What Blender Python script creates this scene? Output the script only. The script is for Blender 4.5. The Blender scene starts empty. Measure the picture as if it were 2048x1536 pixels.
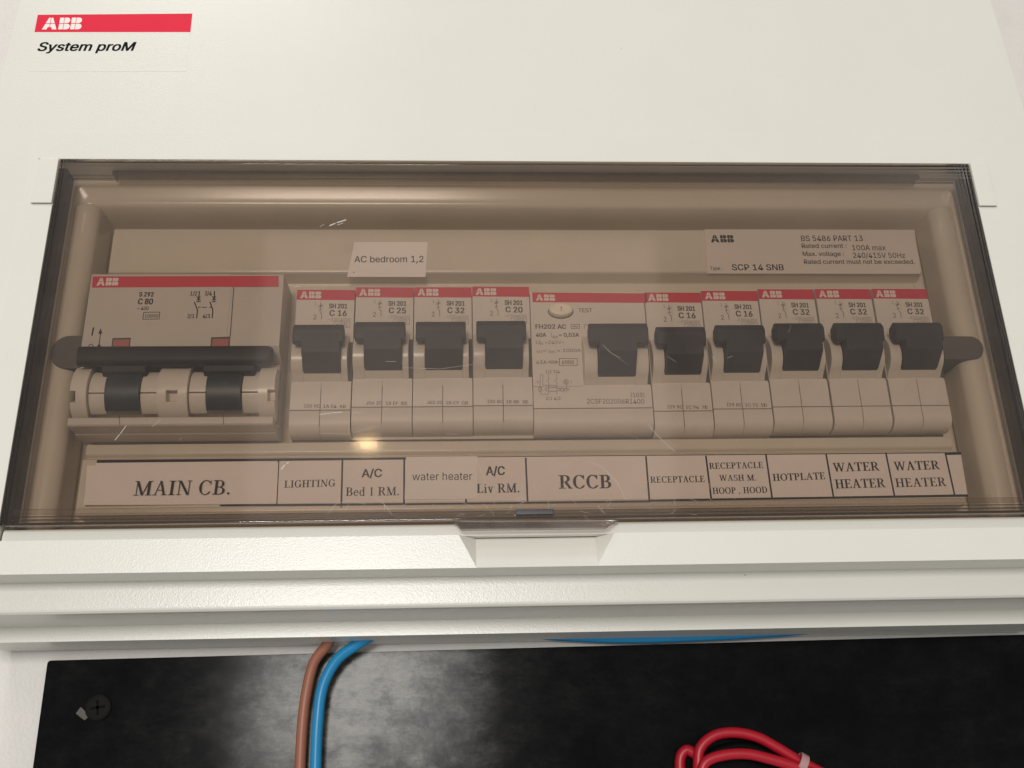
import bpy, bmesh, math, random
from mathutils import Vector, Matrix
random.seed(4)
K = 0.001                                   # everything below is in millimetres
scene = bpy.context.scene
col = scene.collection
PI = math.pi

# ------------------------------------------------------------------ camera
LOC = (-13.892, -261.046, -100.310)
RIGHT = (0.998751, -0.044159, -0.023398); UP = (0.005994, -0.358963, 0.933332); FWD = (0.049614, 0.932307, 0.358250)
cd = bpy.data.cameras.new('camera'); cam = bpy.data.objects.new('camera', cd); col.objects.link(cam)
cd.sensor_fit = 'HORIZONTAL'; cd.sensor_width = 36.0; cd.lens = 36.0 * 1950 / 2048
cd.clip_start = 0.01; cd.clip_end = 20
cam.matrix_world = Matrix(((RIGHT[0], UP[0], -FWD[0], LOC[0]*K), (RIGHT[1], UP[1], -FWD[1], LOC[1]*K),
                           (RIGHT[2], UP[2], -FWD[2], LOC[2]*K), (0, 0, 0, 1)))
scene.camera = cam

# ------------------------------------------------------------------ light of the room
w = bpy.data.worlds.new('World'); scene.world = w; w.use_nodes = True
bg = w.node_tree.nodes['Background']; bg.inputs[0].default_value = (0.98, 0.955, 0.925, 1); bg.inputs[1].default_value = 0.32
def area(name, loc, target, power, sx, sy, color, shape='RECTANGLE'):
    l = bpy.data.lights.new(name, 'AREA'); l.shape = shape; l.size = sx*K; l.size_y = sy*K
    l.energy = power; l.color = color
    o = bpy.data.objects.new(name, l); col.objects.link(o)
    o.location = Vector(loc)*K
    o.rotation_euler = (Vector(target)*K - o.location).to_track_quat('-Z', 'Y').to_euler()
    return o
area('ceiling_light', (-430, -800, 1230), (0, 0, 0), 5.2, 380, 380, (1, 0.965, 0.92))
area('room_light', (-215, -1500, 35), (0, 0, -40), 13.4, 380, 320, (1, 0.965, 0.925))
area('veil_light', (-15, -1500, 607), (-15, 0, 607), 0.72, 795, 590, (1, 0.86, 0.77))  # added lamp, lays a pinkish reflection veil over the door
area('warm_lamp', (-197, -1519, 463), (0, 0, 0), 0.05, 42, 14, (1, 0.70, 0.36), 'ELLIPSE')
vs = scene.view_settings
vs.view_transform = 'Standard'; vs.look = 'None'; vs.exposure = 0.0; vs.gamma = 1.0; vs.use_curve_mapping = False
scene.cycles.transparent_max_bounces = 24
scene.cycles.max_bounces = 10

# ------------------------------------------------------------------ materials
def nodes(name):
    m = bpy.data.materials.new(name); m.use_nodes = True
    nt = m.node_tree
    return m, nt, nt.nodes['Principled BSDF']
def noise(nt, scale, detail=2.0, rough=0.5, stretch=None):
    tc = nt.nodes.new('ShaderNodeTexCoord'); mp = nt.nodes.new('ShaderNodeMapping')
    if stretch: mp.inputs['Scale'].default_value = stretch
    n = nt.nodes.new('ShaderNodeTexNoise'); n.inputs['Scale'].default_value = scale
    n.inputs['Detail'].default_value = detail; n.inputs['Roughness'].default_value = rough
    nt.links.new(tc.outputs['Object'], mp.inputs['Vector']); nt.links.new(mp.outputs[0], n.inputs['Vector'])
    return n
def ramp(nt, src, p0, c0, p1, c1):
    r = nt.nodes.new('ShaderNodeValToRGB')
    r.color_ramp.elements[0].position = p0; r.color_ramp.elements[0].color = (*c0, 1)
    r.color_ramp.elements[1].position = p1; r.color_ramp.elements[1].color = (*c1, 1)
    nt.links.new(src, r.inputs[0]); return r
def plastic(name, color, rough, bump=0.0, bscale=1800, vary=0.04, spec=0.5, bdist=0.00004, vscale=60):
    m, nt, b = nodes(name)
    n = noise(nt, vscale, 4, 0.6)
    lo = tuple(c*(1-vary) for c in color); hi = tuple(min(1, c*(1+vary)) for c in color)
    r = ramp(nt, n.outputs['Fac'], 0.3, lo, 0.7, hi)
    nt.links.new(r.outputs[0], b.inputs['Base Color'])
    b.inputs['Roughness'].default_value = rough
    b.inputs['Specular IOR Level'].default_value = spec
    if bump:
        n2 = noise(nt, bscale, 2, 0.5)
        bp_ = nt.nodes.new('ShaderNodeBump'); bp_.inputs['Strength'].default_value = bump
        bp_.inputs['Distance'].default_value = bdist
        nt.links.new(n2.outputs['Fac'], bp_.inputs['Height']); nt.links.new(bp_.outputs[0], b.inputs['Normal'])
    return m
M = {}
M['housing'] = plastic('white_powder_coat', (0.735, 0.73, 0.67), 0.28, 1.0, 2300, 0.014, 0.5, 0.000055, 25)
M['cover'] = plastic('cream_plastic', (0.66, 0.595, 0.485), 0.19, 0.10, 900, 0.03)
M['breaker'] = plastic('light_grey_plastic', (0.72, 0.66, 0.59), 0.42, 0.15, 3000, 0.03)
M['main_plastic'] = plastic('main_breaker_plastic', (0.57, 0.515, 0.45), 0.42, 0.15, 3000, 0.03)
M['flap'] = plastic('grey_flap_plastic', (0.72, 0.655, 0.58), 0.45, 0.15, 3000, 0.05)
M['rib'] = plastic('ivory_rib_plastic', (0.70, 0.64, 0.56), 0.26, 0.1, 2500, 0.03)
M['joint_shade'] = plastic('dark_joint_and_shade', (0.09, 0.08, 0.07), 0.8)  # dark joints, and strips that stand in for shade
M['toggle'] = plastic('charcoal_toggle', (0.038, 0.035, 0.040), 0.5, 0.2, 2500, 0.1, 0.22)
M['bar'] = plastic('black_bar', (0.018, 0.015, 0.014), 0.5, 0.1, 2000, 0.1, 0.3)
M['pole'] = plastic('slate_pole', (0.026, 0.035, 0.040), 0.40, 0.1, 2000, 0.1)
M['slot'] = plastic('brown_slot', (0.10, 0.085, 0.075), 0.55)
M['red'] = plastic('red_band_print', (0.62, 0.022, 0.050), 0.4, 0, vary=0.03)
M['badge_red'] = plastic('red_badge_print', (0.74, 0.014, 0.050), 0.5, 0, vary=0.02, spec=0.2)
M['indicator'] = plastic('red_indicator', (0.42, 0.12, 0.09), 0.4)
M['white_ink'] = plastic('white_ink', (0.80, 0.72, 0.66), 0.5)
M['badge_white'] = plastic('badge_white_ink', (0.86, 0.82, 0.78), 0.5)
M['ink'] = plastic('black_ink', (0.024, 0.02, 0.019), 0.6, spec=0.1)
M['badge_ink'] = plastic('badge_black_ink', (0.004, 0.004, 0.005), 0.6, spec=0.08)
M['grey_ink'] = plastic('grey_ink', (0.10, 0.085, 0.075), 0.6, spec=0.1)
M['pale_ink'] = plastic('pale_grey_ink', (0.22, 0.19, 0.165), 0.6)
M['border_ink'] = plastic('navy_border_ink', (0.018, 0.017, 0.026), 0.6, spec=0.1)
M['paper'] = plastic('paper', (0.86, 0.76, 0.70), 0.75, 0.2, 1500, 0.03)
M['new_paper'] = plastic('new_paper', (0.90, 0.83, 0.78), 0.8, 0.2, 1500, 0.02)
M['foil'] = plastic('rating_film', (0.70, 0.62, 0.55), 0.30, 0, vary=0.02)
M['badge_film'] = plastic('badge_film', (0.725, 0.70, 0.62), 0.30, 0, vary=0.01)
M['button'] = plastic('cream_button', (0.88, 0.81, 0.66), 0.35)
M['brown'] = plastic('brown_insulation', (0.33, 0.125, 0.075), 0.42, 0.2, 900, 0.06)
M['blue'] = plastic('blue_insulation', (0.012, 0.25, 0.52), 0.35, 0.15, 900, 0.05)
M['red_wire'] = plastic('red_insulation', (0.42, 0.006, 0.020), 0.40, 0.15, 900, 0.06)
M['black_wire'] = plastic('black_insulation', (0.003, 0.003, 0.003), 0.6, spec=0.06)
M['tie'] = plastic('clear_tie', (0.48, 0.28, 0.28), 0.3)
M['screw'] = plastic('black_screw', (0.012, 0.012, 0.012), 0.6, 0.2, 900, spec=0.06)
M['chip'] = plastic('chipped_filler', (0.13, 0.125, 0.115), 0.8, 0.6, 900, spec=0.1)
M['latch'] = plastic('dark_latch', (0.02, 0.02, 0.028), 0.4)
M['wall'] = plastic('painted_wall', (0.72, 0.70, 0.665), 0.42, 0.8, 900, 0.03, 0.5, 0.00014, 120)
M['scratch'] = plastic('scratch_white', (0.50, 0.47, 0.43), 0.5)

def smoke(name, tint, rough, haze, gloss=1.0):
    # tinted clear sheet: each face passes the light once
    m = bpy.data.materials.new(name); m.use_nodes = True; nt = m.node_tree
    for n in list(nt.nodes): nt.nodes.remove(n)
    out = nt.nodes.new('ShaderNodeOutputMaterial')
    tr = nt.nodes.new('ShaderNodeBsdfTransparent'); tr.inputs[0].default_value = (*tint, 1)
    gl = nt.nodes.new('ShaderNodeBsdfGlossy'); gl.inputs['Roughness'].default_value = rough
    gl.inputs['Color'].default_value = (gloss, gloss, gloss, 1)
    df = nt.nodes.new('ShaderNodeBsdfDiffuse'); df.inputs[0].default_value = (0.62, 0.52, 0.45, 1)
    fr = nt.nodes.new('ShaderNodeFresnel'); fr.inputs['IOR'].default_value = 1.5
    m1 = nt.nodes.new('ShaderNodeMixShader'); m2 = nt.nodes.new('ShaderNodeMixShader')
    n = noise(nt, 28, 6, 0.65); n2 = noise(nt, 260, 5, 0.7)
    r = ramp(nt, n.outputs['Fac'], 0.42, (haze*0.35,)*3, 0.72, (haze*1.5,)*3)
    r2 = ramp(nt, n2.outputs['Fac'], 0.58, (0,)*3, 0.78, (haze*1.3,)*3)
    ad = nt.nodes.new('ShaderNodeMath'); ad.operation = 'ADD'
    nt.links.new(r.outputs[0], ad.inputs[0]); nt.links.new(r2.outputs[0], ad.inputs[1])
    nt.links.new(ad.outputs[0], m1.inputs[0])
    nt.links.new(tr.outputs[0], m1.inputs[1]); nt.links.new(df.outputs[0], m1.inputs[2])
    nt.links.new(fr.outputs[0], m2.inputs[0])
    nt.links.new(m1.outputs[0], m2.inputs[1]); nt.links.new(gl.outputs[0], m2.inputs[2])
    nt.links.new(m2.outputs[0], out.inputs['Surface'])
    return m
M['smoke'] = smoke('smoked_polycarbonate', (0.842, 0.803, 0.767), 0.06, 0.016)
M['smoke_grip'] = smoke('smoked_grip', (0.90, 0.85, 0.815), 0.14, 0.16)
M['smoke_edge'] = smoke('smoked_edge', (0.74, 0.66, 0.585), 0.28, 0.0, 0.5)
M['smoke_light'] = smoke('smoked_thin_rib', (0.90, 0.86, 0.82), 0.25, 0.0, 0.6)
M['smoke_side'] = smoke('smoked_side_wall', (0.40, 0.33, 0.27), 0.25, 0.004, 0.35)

def plate_mat():
    m, nt, b = nodes('black_laminate')
    tc = nt.nodes.new('ShaderNodeTexCoord'); sep = nt.nodes.new('ShaderNodeSeparateXYZ')
    nt.links.new(tc.outputs['Object'], sep.inputs[0])
    # smears of dust on a glossy laminate, with a reflection painted pale into the colour
    def math_(op, a, bb=None, clamp=False):
        n = nt.nodes.new('ShaderNodeMath'); n.operation = op; n.use_clamp = clamp
        for i, v in enumerate((a, bb)):
            if v is None: continue
            if isinstance(v, (int, float)): n.inputs[i].default_value = v
            else: nt.links.new(v, n.inputs[i])
        return n.outputs[0]
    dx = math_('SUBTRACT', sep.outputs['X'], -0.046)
    reflection_band = math_('MULTIPLY', math_('SUBTRACT', 1.0, math_('DIVIDE', math_('ABSOLUTE', dx), 0.044), True), 1.7, True)
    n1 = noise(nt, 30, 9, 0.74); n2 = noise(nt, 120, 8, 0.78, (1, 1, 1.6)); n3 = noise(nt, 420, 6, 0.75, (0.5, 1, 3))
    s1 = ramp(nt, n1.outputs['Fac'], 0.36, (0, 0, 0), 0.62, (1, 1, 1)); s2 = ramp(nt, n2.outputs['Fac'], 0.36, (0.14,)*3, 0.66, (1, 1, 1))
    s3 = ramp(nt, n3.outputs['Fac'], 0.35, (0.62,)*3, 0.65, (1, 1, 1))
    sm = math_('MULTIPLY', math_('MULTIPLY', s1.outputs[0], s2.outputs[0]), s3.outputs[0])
    f = math_('ADD', math_('MULTIPLY', math_('MULTIPLY', sm, reflection_band), 0.5), math_('MULTIPLY', sm, 0.018), True)
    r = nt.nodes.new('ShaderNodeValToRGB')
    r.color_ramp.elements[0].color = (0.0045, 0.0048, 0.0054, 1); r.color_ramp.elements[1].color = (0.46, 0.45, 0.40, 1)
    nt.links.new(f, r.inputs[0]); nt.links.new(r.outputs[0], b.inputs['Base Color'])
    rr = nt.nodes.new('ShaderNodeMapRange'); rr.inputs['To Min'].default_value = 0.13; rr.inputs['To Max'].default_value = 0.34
    sm = math_('MULTIPLY', sm, math_('ADD', math_('MULTIPLY', reflection_band, 0.75), 0.22))
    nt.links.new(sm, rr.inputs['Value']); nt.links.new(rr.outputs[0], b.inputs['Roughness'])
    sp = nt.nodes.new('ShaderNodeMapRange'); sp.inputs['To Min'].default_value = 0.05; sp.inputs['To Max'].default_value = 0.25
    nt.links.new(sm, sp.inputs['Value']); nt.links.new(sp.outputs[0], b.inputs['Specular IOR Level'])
    return m
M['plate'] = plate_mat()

# ------------------------------------------------------------------ mesh helpers
class MB:
    def __init__(s): s.v = []; s.f = []
    def add(s, vs_, fs):
        o = len(s.v); s.v += [tuple(p) for p in vs_]; s.f += [tuple(i+o for i in f) for f in fs]; return s
    def box(s, x0, x1, y0, y1, z0, z1):
        v = [(x, y, z) for x in (x0, x1) for y in (y0, y1) for z in (z0, z1)]
        return s.add(v, [(0, 1, 3, 2), (4, 6, 7, 5), (0, 4, 5, 1), (2, 3, 7, 6), (0, 2, 6, 4), (1, 5, 7, 3)])
    def prism_y(s, poly, y0, y1):            # outline in (x, z)
        n = len(poly)
        v = [(x, y0, z) for x, z in poly] + [(x, y1, z) for x, z in poly]
        return s.add(v, [tuple(range(n)), tuple(range(2*n-1, n-1, -1))] + [(i, i+n, (i+1) % n+n, (i+1) % n) for i in range(n)])
    def ext_x(s, prof, x0, x1):              # closed outline in (y, z)
        n = len(prof)
        v = [(x0, y, z) for y, z in prof] + [(x1, y, z) for y, z in prof]
        return s.add(v, [tuple(range(n)), tuple(range(2*n-1, n-1, -1))] + [(i, i+n, (i+1) % n+n, (i+1) % n) for i in range(n)])
    def flat(s, poly, y):
        return s.add([(x, y, z) for x, z in poly], [tuple(range(len(poly)))])
    def stroke(s, pts, wd, y, closed=False):
        pts = list(pts)
        if closed: pts = pts + [pts[0]]
        for (ax, az), (bx, bz) in zip(pts, pts[1:]):
            d = math.hypot(bx-ax, bz-az)
            if d < 1e-6: continue
            ux, uz = (bx-ax)/d*wd/2, (bz-az)/d*wd/2
            s.flat([(ax-ux+uz, az-uz-ux), (bx+ux+uz, bz+uz-ux), (bx+ux-uz, bz+uz+ux), (ax-ux-uz, az-uz+ux)], y)
        return s
    def loft(s, rings, cap=False):
        n = len(rings[0]); v = [p for r in rings for p in r]; f = []
        for k in range(len(rings)-1):
            for i in range(n):
                j = (i+1) % n
                f.append((k*n+i, k*n+j, (k+1)*n+j, (k+1)*n+i))
        if cap: f.append(tuple((len(rings)-1)*n+i for i in range(n)))
        return s.add(v, f)
    def tube(s, pts, r, seg=14):
        P_ = [Vector(p) for p in pts]; out = []
        for k in range(len(P_)-1):           # Catmull-Rom through the points
            p0 = P_[max(k-1, 0)]; p1 = P_[k]; p2 = P_[k+1]; p3 = P_[min(k+2, len(P_)-1)]
            for t in [i/8 for i in range(8)]:
                out.append(0.5*((2*p1)+(p2-p0)*t+(2*p0-5*p1+4*p2-p3)*t*t+(3*p1-p0-3*p2+p3)*t**3))
        out.append(P_[-1]); rings = []
        nrm = Vector((0, -1, 0.01))
        for i, p in enumerate(out):
            t = (out[min(i+1, len(out)-1)]-out[max(i-1, 0)]).normalized()
            nrm = (nrm - t*nrm.dot(t)).normalized(); b = t.cross(nrm)
            rings.append([tuple(p+(nrm*math.cos(a)+b*math.sin(a))*r) for a in [2*PI*q/seg for q in range(seg)]])
        s.loft(rings, True); o = len(s.v)-len(rings)*seg
        s.f.append(tuple(o+i for i in range(seg)))
        return s
    def arc(s, x0, x1, cy, cz, r0, r1, a0, a1, n=14):   # thick arc round an X axis; 0 deg looks to -Y, 90 up
        prof = [(cy-r1*math.cos(math.radians(a0+(a1-a0)*i/n)), cz+r1*math.sin(math.radians(a0+(a1-a0)*i/n))) for i in range(n+1)]
        prof += [(cy-r0*math.cos(math.radians(a1-(a1-a0)*i/n)), cz+r0*math.sin(math.radians(a1-(a1-a0)*i/n))) for i in range(n+1)]
        return s.ext_x(prof, x0, x1)
    def build(s, name, mat, parent=None, bevel=0.0, seg=2, org=(0, 0, 0), smooth=None, angle=32):
        me = bpy.data.meshes.new(name)
        bm = bmesh.new()
        vs_ = [bm.verts.new(((x-org[0])*K, (y-org[1])*K, (z-org[2])*K)) for x, y, z in s.v]
        for f in s.f:
            try: bm.faces.new([vs_[i] for i in f])
            except ValueError: pass
        if bevel:
            bmesh.ops.remove_doubles(bm, verts=bm.verts, dist=1e-6)
            bmesh.ops.recalc_face_normals(bm, faces=bm.faces)
            es = [e for e in bm.edges if len(e.link_faces) == 2 and e.calc_face_angle(0) > math.radians(28)]
            if es: bmesh.ops.bevel(bm, geom=es, offset=bevel*K, segments=seg, affect='EDGES', clamp_overlap=True, profile=0.5)
        elif len(s.v) > 4 and smooth is not False:
            bmesh.ops.recalc_face_normals(bm, faces=bm.faces)
        bm.to_mesh(me); bm.free()
        if smooth is not False:
            me.polygons.foreach_set('use_smooth', [True]*len(me.polygons)); me.set_sharp_from_angle(angle=math.radians(angle))
        me.materials.append(M[mat])
        o = bpy.data.objects.new(name, me); col.objects.link(o)
        if parent is not None: o.parent = parent
        if bevel:
            wn = o.modifiers.new('even_shading', 'WEIGHTED_NORMAL'); wn.keep_sharp = True; wn.weight = 100; wn.mode = 'FACE_AREA'
        return o
def rr(x0, x1, z0, z1, y, r=0.0, n=5):       # rounded rectangle ring
    if r <= 0: r = 0.01
    pts = []
    for cx, cz, a in ((x1-r, z1-r, 0), (x0+r, z1-r, 90), (x0+r, z0+r, 180), (x1-r, z0+r, 270)):
        for i in range(n+1):
            t = math.radians(a+90*i/n); pts.append((cx+r*math.cos(t), y, cz+r*math.sin(t)))
    return pts
def tag(o, label, cat=None, group=None, kind=None):
    if label: o['label'] = label
    if cat: o['category'] = cat
    if group: o['group'] = group
    if kind: o['kind'] = kind
    return o
def empty(name, loc, label, cat, group=None):
    o = bpy.data.objects.new(name, None); col.objects.link(o); o.location = Vector(loc)*K
    o.empty_display_size = 0.01
    return tag(o, label, cat, group)

# ------------------------------------------------------------------ lettering
_cache = {}
try: FONT = bpy.data.fonts.load(bpy.utils.system_resource('DATAFILES', path='fonts')+'/Inter.woff2')   # the font Blender itself ships
except Exception: FONT = None
def sans(txt):
    if txt in _cache: return _cache[txt]
    c = bpy.data.curves.new('t', 'FONT'); c.body = txt; c.size = 1.0; c.resolution_u = 3
    if FONT: c.font = FONT
    o = bpy.data.objects.new('t', c); col.objects.link(o)
    dg = bpy.context.evaluated_depsgraph_get(); dg.update()
    me = bpy.data.meshes.new_from_object(o.evaluated_get(dg))
    v = [(p.co.x, p.co.y) for p in me.vertices]; f = [tuple(p.vertices) for p in me.polygons]
    bpy.data.objects.remove(o); bpy.data.curves.remove(c); bpy.data.meshes.remove(me)
    _cache[txt] = (v, f); return v, f
sans('H'); CAPH = max(y for x, y in _cache['H'][0])
# bold is made by setting the letters a few times, each a hair aside
TH, TN, SF = 0.145, 0.05, 0.045
def _arc(cx, cz, rx, rz, a0, a1, thick=TH, thin=TN, n=16):
    out = []
    for i in range(n):
        q = []
        for k in (i, i+1):
            a = math.radians(a0+(a1-a0)*k/n); t = thin+(thick-thin)*abs(math.cos(a))**1.5
            q.append(((cx+rx*math.cos(a), cz+rz*math.sin(a)), (cx+(rx-t)*math.cos(a), cz+(rz-t*0.6-0.02)*math.sin(a))))
        out.append([q[0][0], q[1][0], q[1][1], q[0][1]])
    return out
def _r(x0, x1, z0, z1): return [[(x0, z0), (x1, z0), (x1, z1), (x0, z1)]]
def _d(x0, z0, x1, z1, w_): return [[(x0, z0), (x0+w_, z0), (x1+w_, z1), (x1, z1)]]
def _sf(x0, x1, z): return _r(x0, x1, z, z+SF) if z < 0.5 else _r(x0, x1, z-SF, z)
def _stem(x, w_=TH, z0=0, z1=1, l=0.11, rr_=0.11): return _r(x, x+w_, z0, z1)+_sf(x-l, x+w_+rr_, z0)+_r(x-l, x+w_+rr_, z1-SF, z1)
def _tick(x, z0, z1, d=-0.05): return [[(x, z0), (x, z1), (x-0.03, z1), (x+d, z0)]]
G = {
 'I': (0.40, _stem(0.13)), 'L': (0.66, _stem(0.12)+_r(0.12, 0.60, 0, SF)+[[(0.60, 0), (0.64, 0.24), (0.61, 0.24), (0.50, 0)]]),
 'H': (0.84, _stem(0.11)+_stem(0.58)+_r(0.2, 0.62, 0.49, 0.545)),
 'T': (0.70, _r(0.28, 0.28+TH, 0, 1)+_sf(0.17, 0.535, 0)+_r(0.02, 0.68, 1-SF, 1)+[[(0.02, 1), (0.0, 0.76), (0.03, 0.76), (0.12, 1)], [(0.68, 1), (0.70, 0.76), (0.67, 0.76), (0.58, 1)]]),
 'E': (0.68, _stem(0.11)+_r(0.11, 0.60, 0, SF)+_r(0.11, 0.58, 1-SF, 1)+_r(0.2, 0.45, 0.49, 0.54)+_r(0.44, 0.47, 0.40, 0.63)+[[(0.60, 0), (0.64, 0.24), (0.61, 0.24), (0.50, 0)], [(0.58, 1), (0.60, 0.79), (0.57, 0.79), (0.48, 1)]]),
 'A': (0.80, _d(0.10, 0, 0.37, 0.98, 0.05)+_d(0.58, 0, 0.335, 1, 0.13)+_r(0.20, 0.58, 0.33, 0.375)+_sf(0.01, 0.25, 0)+_sf(0.50, 0.80, 0)),
 'W': (1.10, _d(0.27, 0, 0.08, 1, 0.12)+_d(0.29, 0, 0.52, 0.98, 0.05)+_d(0.70, 0, 0.46, 1, 0.12)+_d(0.73, 0, 0.97, 0.98, 0.05)+_sf(0.0, 0.28, 1)+_sf(0.40, 0.66, 1)+_sf(0.86, 1.10, 1)),
 'N': (0.84, _r(0.13, 0.18, 0, 1)+_sf(0.02, 0.29, 0)+_sf(0.0, 0.2, 1)+_d(0.60, 0, 0.10, 1, 0.15)+_r(0.68, 0.73, 0, 1)+_sf(0.58, 0.84, 1)),
 'M': (1.02, _r(0.14, 0.185, 0, 1)+_sf(0.02, 0.30, 0)+_sf(0.02, 0.2, 1)+_d(0.43, 0, 0.11, 1, 0.14)+_d(0.46, 0, 0.78, 1, 0.06)+_r(0.76, 0.76+TH, 0, 1)+_sf(0.66, 1.02, 0)+_sf(0.78, 1.02, 1)),
 'C': (0.76, _arc(0.40, 0.5, 0.37, 0.52, 42, 318)+_r(0.645, 0.675, 0.68, 1.0)+_d(0.60, 0.12, 0.67, 0.24, 0.035)),
 'G': (0.82, _arc(0.40, 0.5, 0.37, 0.52, 42, 320)+_r(0.645, 0.675, 0.68, 1.0)+_r(0.58, 0.58+TH, 0.06, 0.44)+_sf(0.48, 0.82, 0.44-0.0)),
 'O': (0.84, _arc(0.42, 0.5, 0.39, 0.52, 0, 360, n=28)),
 'D': (0.80, _stem(0.11)+_arc(0.34, 0.5, 0.42, 0.5, -90, 90)+_r(0.2, 0.36, 0, SF)+_r(0.2, 0.36, 1-SF, 1)),
 'B': (0.72, _stem(0.11, rr_=0.0)+_arc(0.36, 0.75, 0.26, 0.25, -90, 90)+_arc(0.37, 0.265, 0.31, 0.265, -90, 90)+_r(0.2, 0.38, 0, SF)+_r(0.2, 0.38, 1-SF, 1)+_r(0.2, 0.40, 0.495, 0.54)),
 'R': (0.78, _stem(0.11)+_arc(0.36, 0.74, 0.28, 0.26, -90, 90)+_r(0.2, 0.38, 1-SF, 1)+_r(0.2, 0.40, 0.475, 0.52)+_d(0.60, 0, 0.33, 0.49, 0.14)+_sf(0.58, 0.80, 0)),
 'P': (0.66, _stem(0.11)+_arc(0.34, 0.73, 0.28, 0.27, -90, 90)+_r(0.2, 0.36, 1-SF, 1)+_r(0.2, 0.38, 0.455, 0.50)),
 'S': (0.62, _arc(0.32, 0.75, 0.23, 0.26, 40, 255, 0.12)+_arc(0.32, 0.26, 0.26, 0.27, -140, 80, 0.12)+_d(0.19, 0.56, 0.40, 0.43, 0.10)+_r(0.49, 0.515, 0.70, 0.98)+_r(0.06, 0.085, 0.03, 0.30)),
 '.': (0.28, [[(0.12+0.075*math.cos(a), 0.07+0.075*math.sin(a)) for a in [k*PI/5 for k in range(10)]]]),
 ',': (0.28, [[(0.12+0.07*math.cos(a), 0.06+0.07*math.sin(a)) for a in [k*PI/5 for k in range(10)]], [(0.15, 0.05), (0.19, 0.05), (0.10, -0.16), (0.07, -0.15)]]),
 '1': (0.50, _r(0.20, 0.31, 0, 0.98)+_sf(0.11, 0.40, 0)+_d(0.10, 0.86, 0.21, 0.97, 0.05)),
 ' ': (0.30, []),
 'e': (0.52, _arc(0.26, 0.33, 0.23, 0.35, 20, 325, 0.11)+_r(0.06, 0.49, 0.36, 0.41)+_arc(0.26, 0.33, 0.23, 0.35, 0, 30, 0.10)),
 'd': (0.60, _r(0.40, 0.50, 0, 1.03)+_r(0.30, 0.42, 0.99, 1.03)+_r(0.48, 0.58, 0, 0.04)+_arc(0.27, 0.33, 0.23, 0.35, 40, 320, 0.11)+_arc(0.27, 0.33, 0.23, 0.35, -60, 60, 0.06)),
 'i': (0.32, _r(0.11, 0.21, 0, 0.66)+_sf(0.03, 0.30, 0)+_r(0.03, 0.12, 0.62, 0.66)+[[(0.155+0.07*math.cos(a), 0.90+0.07*math.sin(a)) for a in [k*PI/5 for k in range(10)]]]),
 'v': (0.56, _d(0.24, 0, 0.07, 0.66, 0.10)+_d(0.26, 0, 0.42, 0.66, 0.045)+_r(0.0, 0.24, 0.625, 0.66)+_r(0.34, 0.56, 0.625, 0.66)),
}
def serif(txt):
    v = []; f = []; x = 0
    for ch in txt:
        w_, polys = G[ch]
        for p in polys:
            o = len(v); v += [(px+x, pz) for px, pz in p]; f.append(tuple(range(o, o+len(p))))
        x += w_+0.05
    return v, f
def logo_shape():
    v = []; f = []
    def put(p, ox):
        o = len(v); v.extend([((x+ox)*0.83, z) for x, z in p]); f.append(tuple(range(o, o+len(p))))
    A_ = [[(.22, .53), (.555, .53), (.555, 1), (.42, 1)], [(0, 0), (.36, 0), (.44, .2), (.555, .2), (.555, .47), (.197, .47)]]
    for p in A_: put(p, 0); put([(1.16-x, z) for x, z in p][::-1], 0)
    for ox in (1.30, 2.24):
        put([(0, .53), (.34, .53), (.34, 1), (0, 1)], ox); put([(0, 0), (.34, 0), (.34, .47), (0, .47)], ox)
        top = [(.385, .53), (.60, .53)]+[(.60+.235*math.cos(math.radians(a)), .765+.235*math.sin(math.radians(a))) for a in range(-75, 91, 15)]+[(.385, 1)]
        bot = [(.385, 0), (.64, 0)]+[(.64+.235*math.cos(math.radians(a)), .235+.235*math.sin(math.radians(a))) for a in range(-75, 91, 15)]+[(.385, .47)]
        put(top, ox); put(bot, ox)
    return v, f
def lay(mb, shape, a, b, h, y, unit=1.0, shear=0.0, bold=0.0, org=None):
    """put flat glyphs in the plane y: a, b = (x, z) of the left and right end of the base line, h = letter height"""
    v, f = shape
    x0 = min(p[0] for p in v); x1 = max(p[0] for p in v)
    L = math.hypot(b[0]-a[0], b[1]-a[1]); ux, uz = (b[0]-a[0])/L, (b[1]-a[1])/L
    Lb = L-bold*h
    for dx, dv in ([(0.0, 0.0)] if not bold else [(0, 0), (bold*h/2, bold*h*0.3), (bold*h, 0), (bold*h, bold*h*0.45), (0, bold*h*0.45)]):
        pts = []
        for px, pz in v:
            s_ = (px-x0)/(x1-x0)*Lb+dx; t = pz/unit*h
            s_ += shear*t
            pts.append((a[0]+ux*s_, y-dx*0.001-dv*0.002, a[1]+uz*s_+t*(1-bold*0.4)+dv))
        mb.add(pts, f)
def T(mb, txt, a, b, h, y, **k):
    lay(mb, sans(txt), a, b, h, y, unit=CAPH, **k)
def S(mb, txt, a, b, h, y, **k):
    lay(mb, serif(txt), a, b, h, y, **k)
LOGO = logo_shape()

# ================================================================== the setting
wl = MB(); wl.add([(-900, 62.4, -700), (900, 62.4, -700), (900, 62.4, 900), (-900, 62.4, 900)], [(0, 1, 2, 3)])
tag(wl.build('wall', 'wall', None, smooth=False), 'off white painted wall with a fine rolled texture behind the box', kind='structure')

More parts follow.
